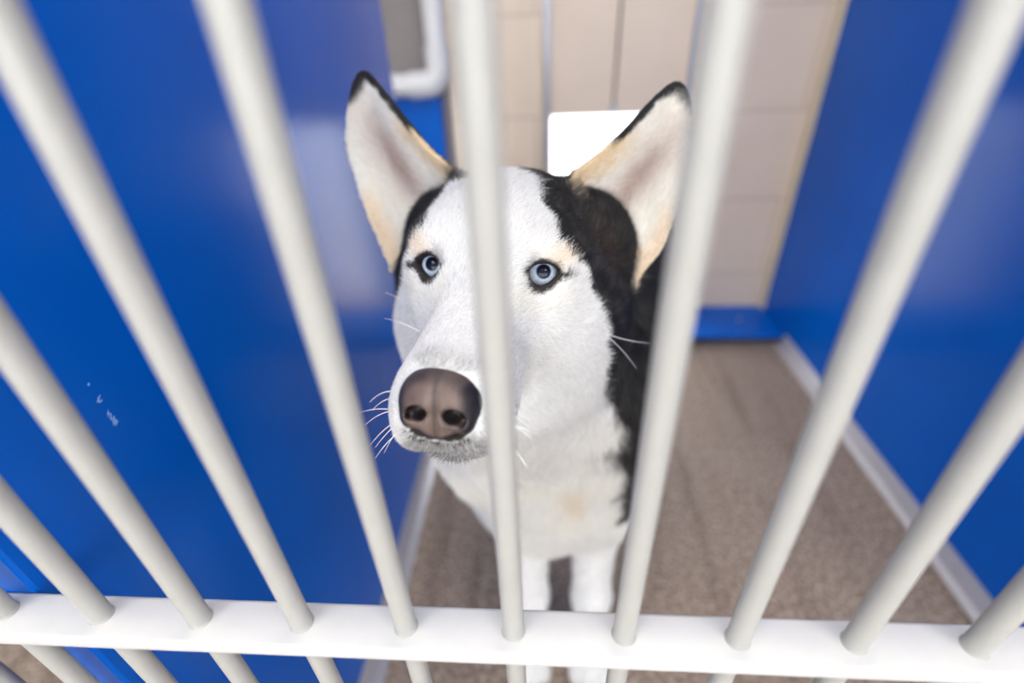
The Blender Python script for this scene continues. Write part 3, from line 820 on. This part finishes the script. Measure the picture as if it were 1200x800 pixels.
ca = hc.attributes.new('coat', 'FLOAT_COLOR', 'CURVE'); ca.data.foreach_set('color', np.c_[np.clip(cc, .004, .9), np.ones(NS)].astype(f32).ravel())
MF = NT('fur'); a_ = MF.n('ShaderNodeAttribute', attribute_name='coat'); MF.l(a_.outputs['Color'], MF.b.inputs['Base Color']); MF.set(Roughness=.55)
MF.set(**{'Specular IOR Level': .4})
hc.materials.append(MF.m)
fur = bpy.data.objects.new('fur', hc); COL.objects.link(fur); fur.parent = dog; fur['kind'] = 'stuff'
print('fur', NS, round(time.time() - t_, 1))

# whiskers
M_WH = simple('whisker', (.88, .88, .90), .35, var=.01)
def whisker(p0, p1, sag, side=0):
    a = np.array(p0); b = np.array(p1); t = np.linspace(0, 1, 9)[:, None]
    pt = a + (b - a) * t + np.array(sag) * (t * (1 - t)) * 2
    MB().tube([tuple(q) for q in pt], list(np.linspace(.00022, .00007, 9)), 6).build('whisker', M_WH, dog, True)
for s in (-1, 1):
    for (y, z, dx, dy, dz, sg) in [(.080, -.047, .010, -.002, -.006, .004), (.077, -.052, .011, -.004, -.008, .004), (.080, -.057, .012, -.002, -.003, .003), (.074, -.060, .012, -.004, -.008, .004), (.078, -.064, .009, .0, -.010, .003), (.072, -.068, .008, .0, -.010, .002), (.078, -.071, .006, .002, -.008, .002), (.070, -.072, .006, .0, -.011, .002)]:
        x0 = s * (.0140 + .0140 * math.sqrt(max(0, 1 - ((y - .062) / .031) ** 2))); k = rng.uniform(1.2, 1.9)
        whisker(toW((x0, y, z)), toW((x0 + s * dx * k, y + dy, z + dz * k)), toW((0, 0, sg)) - HC)
whisker(toW((.070, -.020, -.036)), toW((.098, -.040, -.066)), toW((0, 0, .004)) - HC)
whisker(toW((.071, -.021, -.037)), toW((.104, -.036, -.046)), toW((0, 0, -.003)) - HC)
whisker(toW((-.034, .020, -.036)), toW((-.056, .020, -.030)), toW((0, 0, .002)) - HC)
whisker(toW((-.050, -.010, -.030)), toW((-.068, -.010, -.022)), toW((0, 0, .002)) - HC)


# ------------------------------------------------------------------ light
W = bpy.data.worlds.new('sky'); SC.world = W; W.use_nodes = True
W.node_tree.nodes['Background'].inputs['Color'].default_value = (0.95, 0.97, 1.0, 1); W.node_tree.nodes['Background'].inputs['Strength'].default_value = 4.6
M_TUBE = mat_emit('lit_diffuser', (1.0, 0.97, 0.93), 9.0); M_TUBE2 = mat_emit('lit_kennel_diffuser', (1.0, 0.97, 0.93), 7.0)
M_FIX = simple('white_steel_fitting', (0.8, 0.8, 0.8), 0.4)
def fixture(x, y, w=0.6, h=1.2, label=None):
    t = empty('ceiling_light', (x, y, CEIL))
    mb = MB(); mb.box((x - w / 2 - .03, y - h / 2 - .03, CEIL - .06), (x + w / 2 + .03, y + h / 2 + .03, CEIL - .0005), .004); mb.build('housing', M_FIX, t)
    mb = MB(); mb.box((x - w / 2, y - h / 2, CEIL - .066), (x + w / 2, y + h / 2, CEIL - .0605)); mb.build('diffuser', M_TUBE if y < 0 else M_TUBE2, t)
    tag(t, label, 'ceiling light', 'ceiling light panels')
fixture(-1.15, -1.25, label='lit ceiling panel above the corridor beyond the left divider')
fixture(1.25, -1.25, label='lit ceiling panel above the corridor beyond the right divider')
fixture(0.2, 0.62, .6, .45, label='small lit ceiling panel above the kennel')
vs = SC.view_settings
vs.view_transform = 'Standard'; vs.look = 'None'; vs.gamma = 1; vs.use_curve_mapping = False; vs.exposure = 0.74
print('script', round(time.time() - T0, 1))
